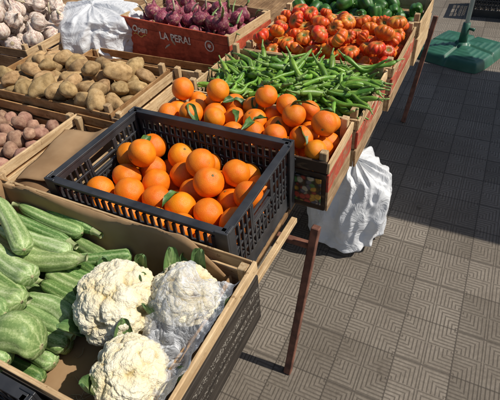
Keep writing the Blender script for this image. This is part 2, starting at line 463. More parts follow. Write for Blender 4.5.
# ---------------------------------------------------------------- crates
def wooden_crate(u0,u1,v0,v1,z0,z1,lab,mats=None,rz=0,post=.025,slats=2,mx=None,my=None,topslat=.04,gap=.012,tilt=0):
    mats=mats or {}; mx=mx or WX; my=my or WY
    W=u1-u0;D=v1-v0;H=z1-z0;cx=(u0+u1)/2;cy=(v0+v1)/2
    e=empty('wooden_crate',(cx,cy,z0),lab,'crate','produce crates on the stall',rz)
    t=.008
    B=Boxes(); n=max(5,int(D/.085)); w=(D-2*t)/n
    for i in range(n): B.box(-W/2+t+.002,W/2-t-.002,-D/2+t+i*w+.003,-D/2+t+(i+1)*w-.003,.004,.011,.0006)
    mkobj('base',B.mesh('base'),mx,e)
    def panel(name,side):
        s=-1 if side in('near','left') else 1
        lo=[(.0,H-topslat-gap)]; up=[(H-topslat,H)]
        if slats==3: h=(H-topslat-2*gap)/2; lo=[(0,h),(h+gap,2*h+gap)]
        for rng,kind in ((lo,'lower_board'),(up,'rim_slat')):
            B=Boxes()
            jj=.0012 if kind=='lower_board' else .0018
            for a,c in rng:
                if side in('near','far'):
                    y=s*(D/2-t); ya,yb=sorted((y,y+s*t)); B.box(-W/2+.0005,W/2-.0005,ya,yb,a,c,jj)
                else:
                    x=s*(W/2-t-.0012+.0); xa,xb=sorted((x+s*(.010),x+s*(t+.010))); B.box(xa,xb,-D/2+.001,D/2-.001,a,c,jj)
            base=mx if side in('near','far') else my
            m=mats.get(side,base) if kind=='lower_board' else mats.get(side+'_rim',base)
            mkobj(kind,B.mesh(kind),m,e)
    for s in('near','far','left','right'): panel(s,s)
    for sx in(-1,1):
        for sy in(-1,1):
            B=Boxes(); x=sx*(W/2-.004); y=sy*(D/2-t-.0025); xa,xb=sorted((x,x-sx*.024)); ya,yb=sorted((y,y-sy*.024))
            B.box(xa,xb,ya,yb,.0125,H+post+random.uniform(-.004,.004),.001)
            mkobj('corner_post',B.mesh('corner_post',.002),WZ,e)
    return e
crA=wooden_crate(-1.17,-.352,.165,.610,Z0,.885,'low wide wooden crate with dark printed side holding zucchini and cauliflower',
   {'right':M_darkprint,'near':M_darkprint},post=.0,topslat=.036)
crB=wooden_crate(-1.00,-.325,1.060,1.315,Z0,.86,'wooden crate heaped with oranges, printed fruit label on its dark side',
   {'near':M_brownprint,'right':M_redprint,'near_rim':M_brownprint},gap=.006)
crC=wooden_crate(-.99,-.31,1.325,1.735,Z0,.86,'wooden crate full of long green peppers with worn red printed side',{'right':M_redprint},post=.035,slats=3,gap=.008)
crD=wooden_crate(-.95,-.290,1.748,2.200,Z0,.86,'wooden crate full of ribbed red tomatoes with worn red printed side',{'right':M_redprint},post=.03,slats=3,gap=.008)
crE=wooden_crate(-.95,-.275,2.215,2.58,Z0,.875,'pale wooden crate of green bell peppers with lettering on its rim',{},post=.03,topslat=.066)
crF=wooden_crate(-1.93,-1.185,1.072,1.475,Z0,.85,'tan wooden crate full of brown potatoes',{},post=.03,slats=3,mx=PX,my=PY)
crG=wooden_crate(-1.95,-1.335,.63,1.055,Z0,.820,'old wooden crate of small pink potatoes',{},post=.02,slats=3,mx=PX,my=PY)
crK=wooden_crate(-1.315,-1.04,.63,1.045,Z0,.845,'narrow tan wooden crate stuffed with folded brown cardboard',{},post=.0,slats=3,topslat=.035,mx=PX)
crL=wooden_crate(-1.155,-1.02,1.06,1.50,Z0,.845,'long narrow pale wooden crate wedged between the potatoes and oranges',{},post=.02,slats=3)
crM=wooden_crate(-1.86,-1.06,1.515,1.745,Z0,.755,'shallow empty tan wooden crate behind the potatoes',{},post=.0,slats=2,mx=PX,my=PY)
crH=wooden_crate(-1.735,-1.035,1.830,2.21,Z0+.02,.885,'orange-red printed crate holding red onions',{'near':M_redbox,'near_rim':M_redbox,'right':M_redbox},rz=math.radians(-7),post=.0,topslat=.045,gap=.002)
crI=wooden_crate(-2.80,-2.05,1.45,1.98,Z0,.83,'wooden crate piled with garlic bulbs',{},post=.02,mx=OX)
B=Boxes(); B.box(.165,.325,-.1360,-.1335,.030,.135); mkobj('paper_label',B.mesh('paper_label',.0004),M_label,crB)
tm=text_mesh('LAPERA!',.050,M_text); o=mkobj('lettering',tm,None,crE,(.0,-.1875,.178)); o.rotation_euler=(math.pi/2,0,0)
tm=text_mesh('Open',.048,M_textw,shear=.3,bold=.03); o=mkobj('lettering',tm,None,crH,(-.225,-.1930,.150)); o.rotation_euler=(math.pi/2,0,0)
V=[];F=[]
for j in range(16):
    a=j/16; V.append((-.05+.10*a,0,.008*math.sin(a*9)+.0022)); V.append((-.05+.10*a,0,.008*math.sin(a*9)-.0022))
for j in range(15): F.append((2*j,2*j+2,2*j+3,2*j+1))
mkobj('script_underline',mesh_from('script_underline',V,F,False),simple('yellow_ink',(.60,.42,.08),(.7,.5,.12),40,.7),crH,(-.225,-.1930,.118))
tm=text_mesh('LA PERA!',.052,M_textw,bold=.02); o=mkobj('lettering',tm,None,crH,(.020,-.1930,.140)); o.rotation_euler=(math.pi/2,0,0)
V=[];F=[]
for j in range(28):
    a=2*math.pi*j/28
    V.append((.028*math.cos(a),0,.028*math.sin(a))); V.append((.022*math.cos(a),0,.022*math.sin(a)))
for j in range(28):
    k=(j+1)%28; F.append((2*j,2*k,2*k+1,2*j+1))
em=mkobj('round_emblem',mesh_from('round_emblem',V,F,False),M_textw,crH,(.240,-.1930,.138))
V=[(0,0,0)];F=[]
for j in range(12):
    a=2*math.pi*j/12; rr=.014 if j%2 else .008; V.append((rr*math.cos(a),0,rr*math.sin(a)))
for j in range(12): F.append((0,1+j,1+(j+1)%12))
mkobj('emblem_flower',mesh_from('emblem_flower',V,F,False),M_textw,em)
# folded cardboard stuffed in the narrow crate
def sheet(name,fn,nx,ny,mat):
    V=[];F=[]
    for i in range(nx+1):
        for j in range(ny+1): V.append(fn(i/nx,j/ny))
    for i in range(nx):
        for j in range(ny): F.append((i*(ny+1)+j,(i+1)*(ny+1)+j,(i+1)*(ny+1)+j+1,i*(ny+1)+j+1))
    me=mesh_from(name,V,F); me.materials.append(mat)
    return me
def solid(o,t):
    m=o.modifiers.new('thickness','SOLIDIFY'); m.thickness=t; m.offset=0
def fk(a,c):
    x=-.122+.244*a; y=-.185+.37*c
    z=.085+.045*abs(math.sin(a*3.2+.4))+.02*math.sin(c*5+a*2)+.008*noise.noise(Vector((x*20,y*14,1)))
    return (x,y,z)
o=mkobj('folded_cardboard',sheet('folded_cardboard',fk,24,24,M_card2),None,None,(-1.1775,.8375,Z0+.01),'crumpled dark brown cardboard stuffed in a narrow crate','cardboard'); solid(o,.004)
def fk2(a,c):
    x=-.10+.19*a; y=-.16+.30*c
    z=.155+.03*a-.02*c+.006*math.sin(a*8)+.010*noise.noise(Vector((x*14,y*10,7)))
    return (x,y,z)
o=mkobj('folded_cardboard',sheet('folded_cardboard',fk2,24,24,M_card),None,None,(-1.19,.85,Z0+.01),'bent brown cardboard flap lying on top of a narrow crate','cardboard'); solid(o,.004); o.rotation_euler=(.05,.04,.22)

def plastic_crate(u0,u1,v0,v1,z0,z1,lab):
    W=u1-u0;D=v1-v0;H=z1-z0
    e=empty('plastic_crate',((u0+u1)/2,(v0+v1)/2,z0),lab,'crate','produce crates on the stall')
    B=Boxes()
    n=11
    for i in range(n+1): x=-W/2+.02+i*(W-.04)/n; B.box(x-.006,x+.006,-D/2+.01,D/2-.01,.006,.012)
    for i in range(7): y=-D/2+.02+i*(D-.04)/6; B.box(-W/2+.01,W/2-.01,y-.006,y+.006,.003,.0058)
    mkobj('base',B.mesh('base',0),M_black,e)
    o_=H-.215
    def wall(L,name,handle):
        B=Boxes()
        hx=L/2-.028
        B.box(-L/2+.012,L/2-.012,-.0125,.0115,H-.008,H)
        B.box(-L/2+.02,L/2-.02,.003,.008,H-.03,H-.0085)
        B.box(-L/2+.02,L/2-.02,.0,.006,0,.022+o_)
        for z in (.06,.10,.14):
            B.box(-hx,hx,.0005,.0075,z+o_,z+o_+.007)
        n=int(L/.026)
        for i in range(n+1):
            x=-hx+i*2*hx/n
            if handle and abs(x)<.055: 
                B.box(x-.004,x+.004,-.001,.0065,.0225+o_,.1+o_); continue
            B.box(x-.0040,x+.0040,-.0015,.007,.0225+o_,H-.031)
        for i in range(n):
            xa=-hx+i*2*hx/n; xb=-hx+(i+1)*2*hx/n
            if i%2: xa,xb=xb,xa
            B.beam((xa,.003,.024+o_),(xb,.003,.058+o_),.005)
            B.beam((xb,.003,.070+o_),(xa,.003,.098+o_),.005)
        if handle:
            B.box(-.065,-.055,-.002,.009,.1+o_,H-.031); B.box(.055,.065,-.002,.009,.1+o_,H-.031); B.box(-.055,.055,-.002,.009,.112+o_,.12+o_)
        return B.mesh(name,.0006)
    for s in(1,-1):
        o=mkobj('long_wall',wall(W,'long_wall',False),M_black,e,(0,s*(D/2-.012),0)); o.rotation_euler=(0,0,0 if s<0 else math.pi)
    for s in(1,-1):
        o=mkobj('end_wall',wall(D,'end_wall',True),M_black,e,(s*(W/2-.012),0,0)); o.rotation_euler=(0,0,math.pi/2 if s>0 else -math.pi/2)
    for sx in(-1,1):
        for sy in(-1,1):
            B=Boxes(); xa,xb=sorted((sx*W/2,sx*(W/2-.036))); ya,yb=sorted((sy*(D/2),sy*(D/2-.007)))
            B.box(xa,xb,ya,yb,0,H+.004)
            xa,xb=sorted((sx*W/2,sx*(W/2-.007))); ya,yb=sorted((sy*(D/2-.0072),sy*(D/2-.036)))
            B.box(xa,xb,ya,yb,0,H+.004)
            for z in(.03,.08,.13,.18):
                xa,xb=sorted((sx*(W/2+.003),sx*(W/2-.034))); ya,yb=sorted((sy*(D/2+.0003),sy*(D/2+.004)))
                B.box(xa,xb,ya,yb,z,z+.006)
            mkobj('corner_post',B.mesh('corner_post',.001),M_black,e)
    return e
plastic_crate(-1.025,-.425,.622,1.050,Z0+.01,.925,'black latticed plastic crate of large oranges')
plastic_crate(-1.20,-.585,-.28,.153,Z0,.89,'black plastic crate at the near edge of the table')
plastic_crate(-.16,.44,4.85,5.25,.003,.26,'empty black plastic crate standing on the tiles beyond the parasol base')

# ---------------------------------------------------------------- packing
def pack(n,rlo,rhi,cx,cy,hx,hy,z0,seed,iters=420,level=0):
    rg=np.random.RandomState(seed)
    r=rg.uniform(rlo,rhi,n)
    P=np.stack([rg.uniform(-hx+rhi,hx-rhi,n),rg.uniform(-hy+rhi,hy-rhi,n),rhi+rg.uniform(0,1,n)*.6],1)
    for it in range(iters):
        if it<iters-60: P[:,2]-=.0035
        if level and it<iters-60:
            P[:,:2]+=rg.normal(0,level,(n,2))
        for k in range(4):
            d=P[:,None]-P[None]; D=np.sqrt((d**2).sum(2))+1e-9
            ov=np.maximum(r[:,None]+r[None]-D,0); np.fill_diagonal(ov,0)
            P+=.42*(d/D[...,None]*ov[...,None]).sum(1)
            P[:,0]=np.clip(P[:,0],-hx+r,hx-r); P[:,1]=np.clip(P[:,1],-hy+r,hy-r); P[:,2]=np.maximum(P[:,2],r)
    return [(cx+p[0],cy+p[1],z0+p[2],q) for p,q in zip(P,r)]
def rquat(seed=None):
    q=Quaternion([random.gauss(0,1) for _ in range(4)]); q.normalize(); return q
def upq(tilt):
    a=random.uniform(0,6.28); return Quaternion((math.cos(a),math.sin(a),0),random.uniform(0,tilt))@Quaternion((0,0,1),random.uniform(0,6.28))
def place(name,mesh,loc,q,s,label,cat,group,parts=()):
    o=mkobj(name,mesh,None,None,loc,label,cat,group); o.rotation_mode='QUATERNION'; o.rotation_quaternion=q
    o.scale=(s,s,s) if isinstance(s,(int,float)) else s
    for pn,pm,pl in parts:
        mkobj(pn,pm,None,o,pl)
    return o

def leaf_mesh(name,L,W,curl,wave,mat,rib=None,seed=0,nx=16,ny=8,tipw=.02,ruf=.25,cab=False):
    V=[];F=[]; rs=random.Random(seed); ph=rs.uniform(0,6); lat=[];alo=[]
    for i in range(nx+1):
        t=i/nx
        if cab: w=W*math.sqrt(max(0,1-(1.0-min(1,t/.62))**2)*1.0)*(math.sqrt(max(0.0,1-(max(0,t-.55)/.4502)**2.4)))+W*.10*(1-t)
        else: w=W*(math.sin(math.pi*min(1,t*1.0)**.8)**.8+tipw)
        for j in range(-ny,ny+1):
            s=j/ny
            edge=abs(s)
            x=L*t+(L*.03*math.sin(s*5+ph)*t if cab else 0); y=w*s*(1+.06*math.sin(t*15+ph+s))
            z=-curl*L*t*t+edge**1.5*w*ruf+wave*W*math.sin(t*13+ph+s*2)*edge**2
            if cab:
                z+=wave*W*.5*math.sin(t*27+ph*2+s*3)*edge**3
                y*=1-.35*edge*t
            V.append((x,y,z)); lat.append(edge); alo.append(t)
    m=2*ny+1
    for i in range(nx):
        for j in range(m-1): F.append((i*m+j,(i+1)*m+j,(i+1)*m+j+1,i*m+j+1))
    me=mesh_from(name,V,F); me.materials.append(mat)
    me.attributes.new('lateral','FLOAT','POINT').data.foreach_set('value',lat)
    me.attributes.new('along','FLOAT','POINT').data.foreach_set('value',alo)
    if rib:
        me.materials.append(rib)
        for p in me.polygons:
            if abs(p.center.y)<W*.10*(1.1-p.center.x/L): p.material_index=1
    return me

# oranges
def f_or(a):
    def f(t,p):
        st,ct=math.sin(t),math.cos(t)
        n=noise.noise(Vector((st*math.cos(p)*1.3+a,st*math.sin(p)*1.3,ct*1.3)))
        r=1+.055*n-.07*math.exp(-(t/.22)**2)-.03*math.exp(-((math.pi-t)/.2)**2)
        return (r*st*math.cos(p),r*st*math.sin(p),r*ct*(.93+.03*math.sin(a)))
    return f
ORM=[gsphere('orange',28,18,f_or(k*7.3)) for k in range(5)]
for m in ORM: m.materials.append(M_orange)
def star(name,r,n,h,mat):
    V=[(0,0,h*1.6)];F=[]
    for j in range(2*n):
        a=math.pi*j/n; rr=r if j%2==0 else r*.45
        V.append((rr*math.cos(a),rr*math.sin(a),0 if j%2==0 else h*.6))
    for j in range(2*n): F.append((0,1+j,1+(j+1)%(2*n)))
    me=mesh_from(name,V,F); me.materials.append(mat); return me
CAL=star('calyx',.13,5,.03,M_calyx)
LEAFS=[leaf_mesh('leaf',1.25+.2*k,.33,.1+.28*k,.16,M_leaf,seed=k,ruf=.6) for k in range(4)]
def oranges(lst,lab,group,leafy):
    top=sorted(range(len(lst)),key=lambda i:-lst[i][2])
    lf=set(random.sample(top[:len(top)//3],leafy))
    for i,(x,y,z,r) in enumerate(lst):
        q=upq(.6) if i in lf else rquat()
        o=place('orange',random.choice(ORM),(x,y,z),q,r,('bright orange with a green leaf attached, '+lab) if i in lf else ('bright ripe orange '+lab),'orange',group,[('calyx',CAL,(0,0,.885))])
        if i in lf:
            for k in range(random.choice((1,1,2))):
                l=mkobj('leaf',random.choice(LEAFS),None,o,(0,0,.93)); l.rotation_euler=(random.uniform(-.7,.7),random.uniform(-.5,.3),random.uniform(0,6.28))
o1=pack(54,.043,.0475,-.725,.836,.283,.196,.686,21,560,.0045)
oranges(o1,'in the black plastic crate','oranges on the stall',2)
o2=pack(78,.036,.043,-.663,1.187,.322,.115,.676,5,520,.0035)
oranges(o2,'in the wooden crate','oranges on the stall',11)

# potatoes
def f_pot(a,sx,sy,sz,amp=.2):
    def f(t,p):
        st,ct=math.sin(t),math.cos(t); d=Vector((st*math.cos(p),st*math.sin(p),ct))
        r=1+amp*noise.noise(d*1.1+Vector((a,a,0)))+.08*noise.noise(d*2.6+Vector((a,0,a)))
        return (d.x*r*sx,d.y*r*sy,d.z*r*sz)
    return f
PM=[gsphere('potato',24,16,f_pot(k*5.1,1.25+.16*(k%4),.98,.84,.24)) for k in range(8)]
for m in PM: m.materials.append(M_potato)
for x,y,z,r in pack(168,.028,.041,-1.557,1.273,.352,.185,.676,8,360,.0012):
    q=Quaternion((0,0,1),random.uniform(0,6.28))@Quaternion((0,1,0),random.uniform(-.5,.5))@Quaternion((1,0,0),random.uniform(0,6.28))
    place('potato',random.choice(PM),(x,y,z),q,r,'brown dusty potato in a wooden crate','potato','potatoes in the crate')
PK=[gsphere('pink_potato',20,12,f_pot(k*3.7+50,1.22,.98,.9,.22)) for k in range(5)]
for m in PK: m.materials.append(M_pinkpot)
for x,y,z,r in pack(160,.023,.033,-1.643,.842,.290,.2,.676,9,300):
    place('pink_potato',random.choice(PK),(x,y,z),rquat(),r,'small round pink potato in an old crate','potato','small pink potatoes in the crate')
# tomatoes
def f_tom(a,k,fl):
    def f(t,p):
        st,ct=math.sin(t),math.cos(t)
        ang=k*p/2+.5*math.sin(p*2+a)
        lob=(abs(math.cos(ang))+.12)**.5
        r=1-.20*(1.05-lob)*st**.6
        r*=1+.06*math.sin(p*2+a)
        z=ct*fl-.32*math.exp(-(t/.40)**2)*(1 if ct>0 else 0)+.12*math.exp(-((math.pi-t)/.4)**2)
        z+=.06*(lob-.6)*st*(1 if ct>0 else -1)*abs(ct)
        return (r*st*math.cos(p),r*st*math.sin(p),z)
    return f
TM=[gsphere('ribbed_tomato',66,20,f_tom(k*2.2,[9,11,8,10,12][k],.62+.03*(k%3))) for k in range(5)]
for m in TM: m.materials.append(M_tomato)
SC=star('stem_scar',.30,5,.06,M_scar)
for x,y,z,r in pack(186,.031,.041,-.620,1.974,.313,.208,.676,12,380,.0016):
    place('ribbed_tomato',random.choice(TM),(x,y,z),upq(1.1),(r*1.06,r*1.06*random.uniform(.85,1),r*1.06),'ribbed orange-red tomato with green stem scar in a wooden crate','tomato','ribbed tomatoes in the crate',[('stem_scar',SC,(0,0,.33))])
def f_bell(a):
    def f(t,p):
        st,ct=math.sin(t),math.cos(t)
        lob=abs(math.cos(2*p+a))**.5
        return ((.8+.2*lob)*st**.6*.8*math.cos(p),(.8+.2*lob)*st**.6*.8*math.sin(p),ct-.3*math.exp(-(t/.4)**2)*(ct>0))
    return f
BM=[gsphere('bell_pepper',32,16,f_bell(k)) for k in range(3)]
for m in BM: m.materials.append(M_bell)
BS=mesh_from('stem',*tube([(0,0,.6),(0,0,.8),(.05,0,1.0)],[.09,.06,.08],8)); BS.materials.append(M_pepperstem)
for x,y,z,r in pack(104,.033,.043,-.612,2.397,.32,.165,.676,19,300,.001):
    place('bell_pepper',random.choice(BM),(x,y,z),rquat(),r*1.1,'dark green bell pepper in a pale crate','pepper','green bell peppers in the crate',[('stem',BS,(0,0,0))])
# onions
def f_on(a):
    def f(t,p):
        st,ct=math.sin(t),math.cos(t)
        z=ct*.82+.7*math.exp(-(t/.17)**2)-.05*math.exp(-((math.pi-t)/.2)**2)
        k=1+.03*math.sin(5*p+a)
        b=.18*math.exp(-(t/.17)**2)*math.sin(a*2)
        return (st*math.cos(p)*k+b,st*math.sin(p)*k*(.95+.05*math.sin(a)),z)
    return f
OM=[gsphere('red_onion',26,24,f_on(k*1.7)) for k in range(4)]
for m in OM: m.materials.append(M_onion)
STK=[];GST=[]
for k in range(3):
    m=mesh_from('dry_stalk',*tube([(0,0,1.30),(.05,.02,1.6),(.15*(k-1),.1,2.0),(.45*(k-1),.2,2.3),(.8*(k-1),.3,2.5)],[.15,.13,.13,.12,.06],7)); m.materials.append(M_stalk); STK.append(m)
    m=mesh_from('green_stalk',*tube([(0,0,1.30),(.05,.02,1.7),(.25*(k-1),.1,2.3),(.7*(k-1),.3,2.9),(1.3*(k-1),.4,3.4)],[.16,.15,.14,.11,.03],7)); m.materials.append(M_gstalk); GST.append(m)
Rz=Matrix.Rotation(math.radians(-7),3,'Z')
for x,y,z,r in pack(84,.036,.046,0,0,.33,.17,.698,14,300,.001):
    v=Rz@Vector((x,y,0))
    green=x>.10 and random.random()<.7
    pr=[('green_stalk',random.choice(GST),(0,0,0))] if green else ([('dry_stalk',random.choice(STK),(0,0,0))] if random.random()<.5 else ())
    place('red_onion',random.choice(OM),(v.x-1.385,v.y+2.02,z),upq(1.7),r,('red onion with green stalk' if green else 'dull dark red onion with papery skin')+' in a red crate','onion','red onions in the crate',pr)
# garlic
def f_ga(a,k):
    def f(t,p):
        st,ct=math.sin(t),math.cos(t)
        lob=abs(math.cos(k*p/2+a))**.7
        r=(1-.20*(1-lob))*st**.85
        if t<.75: r*= .25+.75*(t/.75)**1.6
        z=ct*.78+.95*math.exp(-(t/.3)**2)
        b=.25*math.exp(-(t/.3)**2)*math.sin(a)
        return (r*math.cos(p)+b,r*math.sin(p)*.95,z)
    return f
GM=[gsphere('garlic_bulb',40,24,f_ga(k*1.3,[7,9,8,6][k])) for k in range(4)]
for m in GM: m.materials.append(M_garlic)
ROOT=star('root_tuft',.3,9,-.05,M_root)
GS=[]
for k in range(3):
    m=mesh_from('dry_stalk',*tube([(.1,0,1.55),(.12,.02,1.9),(.12+.2*(k-1),.1,2.4),(.1+.55*(k-1),.3,2.8)],[.15,.13,.12,.08],7)); m.materials.append(M_stalk); GS.append(m)
for x,y,z,r in pack(92,.043,.056,-2.425,1.715,.355,.25,.676,16,300):
    place('garlic_bulb',random.choice(GM),(x,y,z),upq(2.2),r,'white and pinkish garlic bulb with a dried neck in a crate','garlic','garlic bulbs in the crate',[('root_tuft',ROOT,(0,0,-.80))]+([('dry_stalk',random.choice(GS),(0,0,0))] if random.random()<.45 else []))

# peppers
def pepper_mesh(k):
    rg=random.Random(k); n=14; pts=[];rad=[]
    bend=rg.uniform(.15,1.1)*rg.choice((-1,1)); b2=rg.uniform(-.25,.25); sw=rg.uniform(-.05,.05)
    for i in range(n+1):
        t=i/n; pts.append((t-.5,bend*(t-.5)**2*1.0+sw*math.sin(t*9+k),b2*(t-.5)**2+.018*math.sin(t*7+k)))
        rad.append(.055*(min(1,(t+.02)/.12)**.5)*(1-.62*t**1.7)*(1+.10*math.sin(t*17+k)) if i<n else .006)
    v,f=tube(pts,rad,10,.10,3)
    me=mesh_from('green_pepper',v,f); me.materials.append(M_pepper)
    p0=Vector(pts[0]); d=(Vector(pts[0])-Vector(pts[1])).normalized()
    v,f=tube([p0-d*.015,p0+d*.03,p0+d*.10+Vector((0,.015,0)),p0+d*.19+Vector((0,.04,.01))],[.04,.025,.013,.016],7)
    ms=mesh_from('stem',v,f); ms.materials.append(M_pepperstem)
    return me,ms
PEP=[pepper_mesh(k) for k in range(18)]
def ptop(u,v):
    a=(u+.65)/.32; b=(v-1.53)/.20
    return .845+.045*max(0,1-.8*a*a)*max(0,1-.75*b*b)+.012*noise.noise(Vector((u*12,v*12,0)))
N=300
for i in range(N):
    u=random.uniform(-.93,-.365); v=random.uniform(1.36,1.70); L=random.uniform(.16,.24)
    h=random.gauss(.35,1.0) if random.random()<.65 else random.uniform(0,3.14)
    dx,dy=math.cos(h)*L/2,math.sin(h)*L/2
    u=min(max(u,-.965+abs(dx)),-.335-abs(dx)); v=min(max(v,1.345+abs(dy)),1.715-abs(dy))
    z=ptop(u,v)-(1-i/N)*.050+random.uniform(-.005,.006); tl=random.gauss(0,.09)
    if i>N*.93:
        if random.random()<.7: u=random.uniform(-.38,-.345); h=random.uniform(-.5,.5); L=.17
        else: v=random.uniform(1.355,1.375); h=random.uniform(1.1,2.0); L=.16
        z=.882+random.uniform(0,.01); tl=0
    me,ms=random.choice(PEP)
    q=Quaternion((0,0,1),h+(math.pi if random.random()<.5 else 0))@Quaternion((0,1,0),tl)@Quaternion((1,0,0),random.uniform(0,6.28))
    place('green_pepper',me,(u,v,z),q,L,'long curved green pepper heaped in a wooden crate','pepper','long green peppers in the crate',[('stem',ms,(0,0,0))])
parts=[]
for i in range(420):
    L=random.uniform(.16,.22); h=random.uniform(0,6.28)
    u=random.uniform(-.86,-.44); v=random.uniform(1.45,1.61); z=random.uniform(.70,.825)
    me,_=random.choice(PEP)
    R=Matrix.Translation((u,v,z))@Matrix.Rotation(h,4,'Z')@Matrix.Diagonal((L,L,L,1))
    parts.append(([R@x.co for x in me.vertices],[tuple(p.vertices) for p in me.polygons]))
V,F=merge(parts); o=mkobj('green_pepper_heap',mesh_from('green_pepper_heap',V,F),M_pepper,None,(0,0,0),'deep lower layer of green peppers under the heap','pepper'); o['kind']='stuff'

# zucchini
def zuc_mesh(k,fat=1.0,pale=True,bulb=0):
    rg=random.Random(k); n=28; pts=[];rad=[]; bend=rg.uniform(-.5,.5); s3=rg.uniform(-.03,.03)
    for i in range(n+1):
        t=i/n; pts.append((t-.5,bend*(t-.5)**2+s3*math.sin(t*6),0))
        e=min(1,t/.16); s=min(1,(1-t)/(.09+.1*bulb))
        r=.5*fat*(.50+.50*math.sin(e*math.pi/2))*(.82+.26*t+bulb*.25*math.sin(t*math.pi))*math.sqrt(max(.004,1-(1-s)**2))*(1+.02*math.sin(t*15+k))
        rad.append(r)
    v=[];f=[]; m=56; rib=[]; nr=9
    for i,(p,r) in enumerate(zip(pts,rad)):
        for j in range(m):
            a=2*math.pi*j/m; rb=abs(math.cos(nr*a/2)); rr=r*(1-.070*(1-rb)**1.5+.02*math.cos(3*a+k))
            v.append((p[0],p[1]*3+math.cos(a)*rr,math.sin(a)*rr)); rib.append(1-rb)
    for i in range(n):
        for j in range(m):
            q=(j+1)%m; f.append((i*m+j,(i+1)*m+j,(i+1)*m+q,i*m+q))
    v.append((pts[0][0]-.002,pts[0][1]*3,0)); v.append((pts[-1][0]+.002,pts[-1][1]*3,0)); c0=len(v)-2;c1=len(v)-1; rib+= [.5,.5]
    for j in range(m):
        q=(j+1)%m; f.append((c0,j,q)); f.append((c1,n*m+q,n*m+j))
    me=mesh_from('zucchini',v,f); me.materials.append(M_zp if pale else M_zd)
    at=me.attributes.new('rib','FLOAT','POINT'); at.data.foreach_set('value',rib)
    y0=pts[0][1]*3
    def mini(name,xs,rs,mat,rb,y,k2=5):
        v=[];f=[];m=15
        for x,r,dy in zip(xs,rs,(0,0,.05,.12)):
            for j in range(m):
                a=2*math.pi*j/m; rr=r*(1+rb*math.cos(k2*a)); v.append((x,y+dy+math.cos(a)*rr,math.sin(a)*rr))
        L=len(xs)
        for i in range(L-1):
            for j in range(m):
                q=(j+1)%m; f.append((i*m+j,(i+1)*m+j,(i+1)*m+q,i*m+q))
        f.append(tuple((L-1)*m+j for j in range(m)))
        me=mesh_from(name,v,f); me.materials.append(mat); return me
    st=mini('stem',[-.485,-.515,-.56,-.60],[.27,.19,.16,.19],M_zs,.10,y0)
    sc=mini('blossom_scar',[.494,.501,.503],[.09,.07,.02],M_zscar,.05,pts[-1][1]*3)
    return me,st,sc
ZP=[zuc_mesh(k,1.0+.05*(k%3)) for k in range(6)]; ZD=[zuc_mesh(k+9,.95,False) for k in range(4)]; ZB=[zuc_mesh(31,1.0,True,.7),zuc_mesh(35,1.0,True,.45)]
def zuc(a,c,pale,flip=False,th=.050,pool=None):
    a=Vector(a);c=Vector(c)
    if flip: a,c=c,a
    L=(c-a).length; me,ms,mc=random.choice(pool or (ZP if pale else ZD))
    q=(c-a).to_track_quat('X','Z')@Quaternion((1,0,0),random.uniform(0,6.28))
    th*=random.uniform(.96,1.12)
    place('zucchini',me,(a+c)/2,q,(L,th,th),('pale green speckled' if pale else 'darker ribbed green')+' zucchini piled in the wooden crate','zucchini','zucchini in the crate',[('stem',ms,(0,0,0)),('blossom_scar',mc,(0,0,0))])
zs=[((-1.07,.588,.850),(-.82,.566,.845),0,1,.044),((-1.08,.545,.862),(-.84,.535,.850),1,0,.044),((-1.07,.500,.862),(-.84,.498,.856),0,1,.044),
 ((-1.04,.455,.866),(-.81,.470,.850),1,0,.046),((-1.10,.515,.904),(-.87,.405,.904),1,0,.052),
 ((-.93,.408,.856),(-.775,.455,.838),1,1,.048),((-.86,.47,.80),(-.69,.555,.812),0,0,.043),((-.88,.545,.805),(-.73,.51,.800),1,0,.042),((-.90,.50,.80),(-.74,.47,.795),0,1,.042),
 ((-1.03,.385,.874),(-.82,.358,.872),1,0,.052),((-1.02,.340,.866),(-.81,.318,.862),0,1,.046),((-.99,.295,.874),(-.785,.290,.866),1,0,.050),
 ((-.84,.385,.818),(-.70,.382,.808),0,0,.044),((-.86,.42,.808),(-.70,.412,.795),1,1,.045),((-.93,.170,.856),(-.72,.172,.846),1,0,.044),
 ((-.86,.345,.815),(-.70,.345,.800),1,0,.047),((-.88,.305,.812),(-.69,.310,.795),1,1,.046),((-.93,.44,.81),(-.745,.448,.792),0,0,.044),((-.85,.268,.800),(-.68,.285,.785),0,0,.046)]
for a,c,p,fl,th in zs: zuc(a,c,bool(p),bool(fl),th)
zuc((-.825,.212,.872),(-.685,.255,.874),True,False,.072,ZB)
zuc((-.955,.240,.878),(-.790,.258,.886),True,False,.058,ZB)
for i,v in enumerate(np.linspace(.195,.58,9)):
    zuc((-1.10,v,.760),(-.84,v+.005,.760),i%2==0,i%3==0,.043)
    zuc((-1.13,v+.012,.806),(-.92,v+.006,.806),i%2==1,i%3==1,.043)
    if v<.54: zuc((-.86,v+.005,.756),(-.69,v+.01,.756),i%3!=0,False,.041)

e=empty('cardboard_lining',(-.765,.385,.725),'creased brown cardboard sheet lining the wooden crate','cardboard')
def f1(a,c):
    x=-.385+a*.765; y=-.20+c*.40
    return (x,y,.003+.004*noise.noise(Vector((x*6,y*6,0)))+.006)
o=mkobj('floor_sheet',sheet('floor_sheet',f1,30,16,M_card),None,e); solid(o,.003)
def f2(a,c):
    x=-.385+a*.745; y=.200-.012*c*math.cos(a*5)-.008
    h=.176+.012*math.sin(a*9)+.006*noise.noise(Vector((a*20,0,0)))-.10*max(0,a-.86)**1*6
    return (x,y-.022*(1-c)+.008*noise.noise(Vector((x*8,c*3,2))),.012+h*c)
o=mkobj('folded_flap',sheet('folded_flap',f2,60,8,M_card),None,e); solid(o,.004)
def f3(a,c):
    x=-.384+.02*c; y=-.20+a*.38
    return (x+.01*noise.noise(Vector((y*8,c*3,5))),y,.012+(.165+.03*a)*c)
o=mkobj('folded_flap',sheet('folded_flap',f3,20,6,M_card),None,e); solid(o,.004)
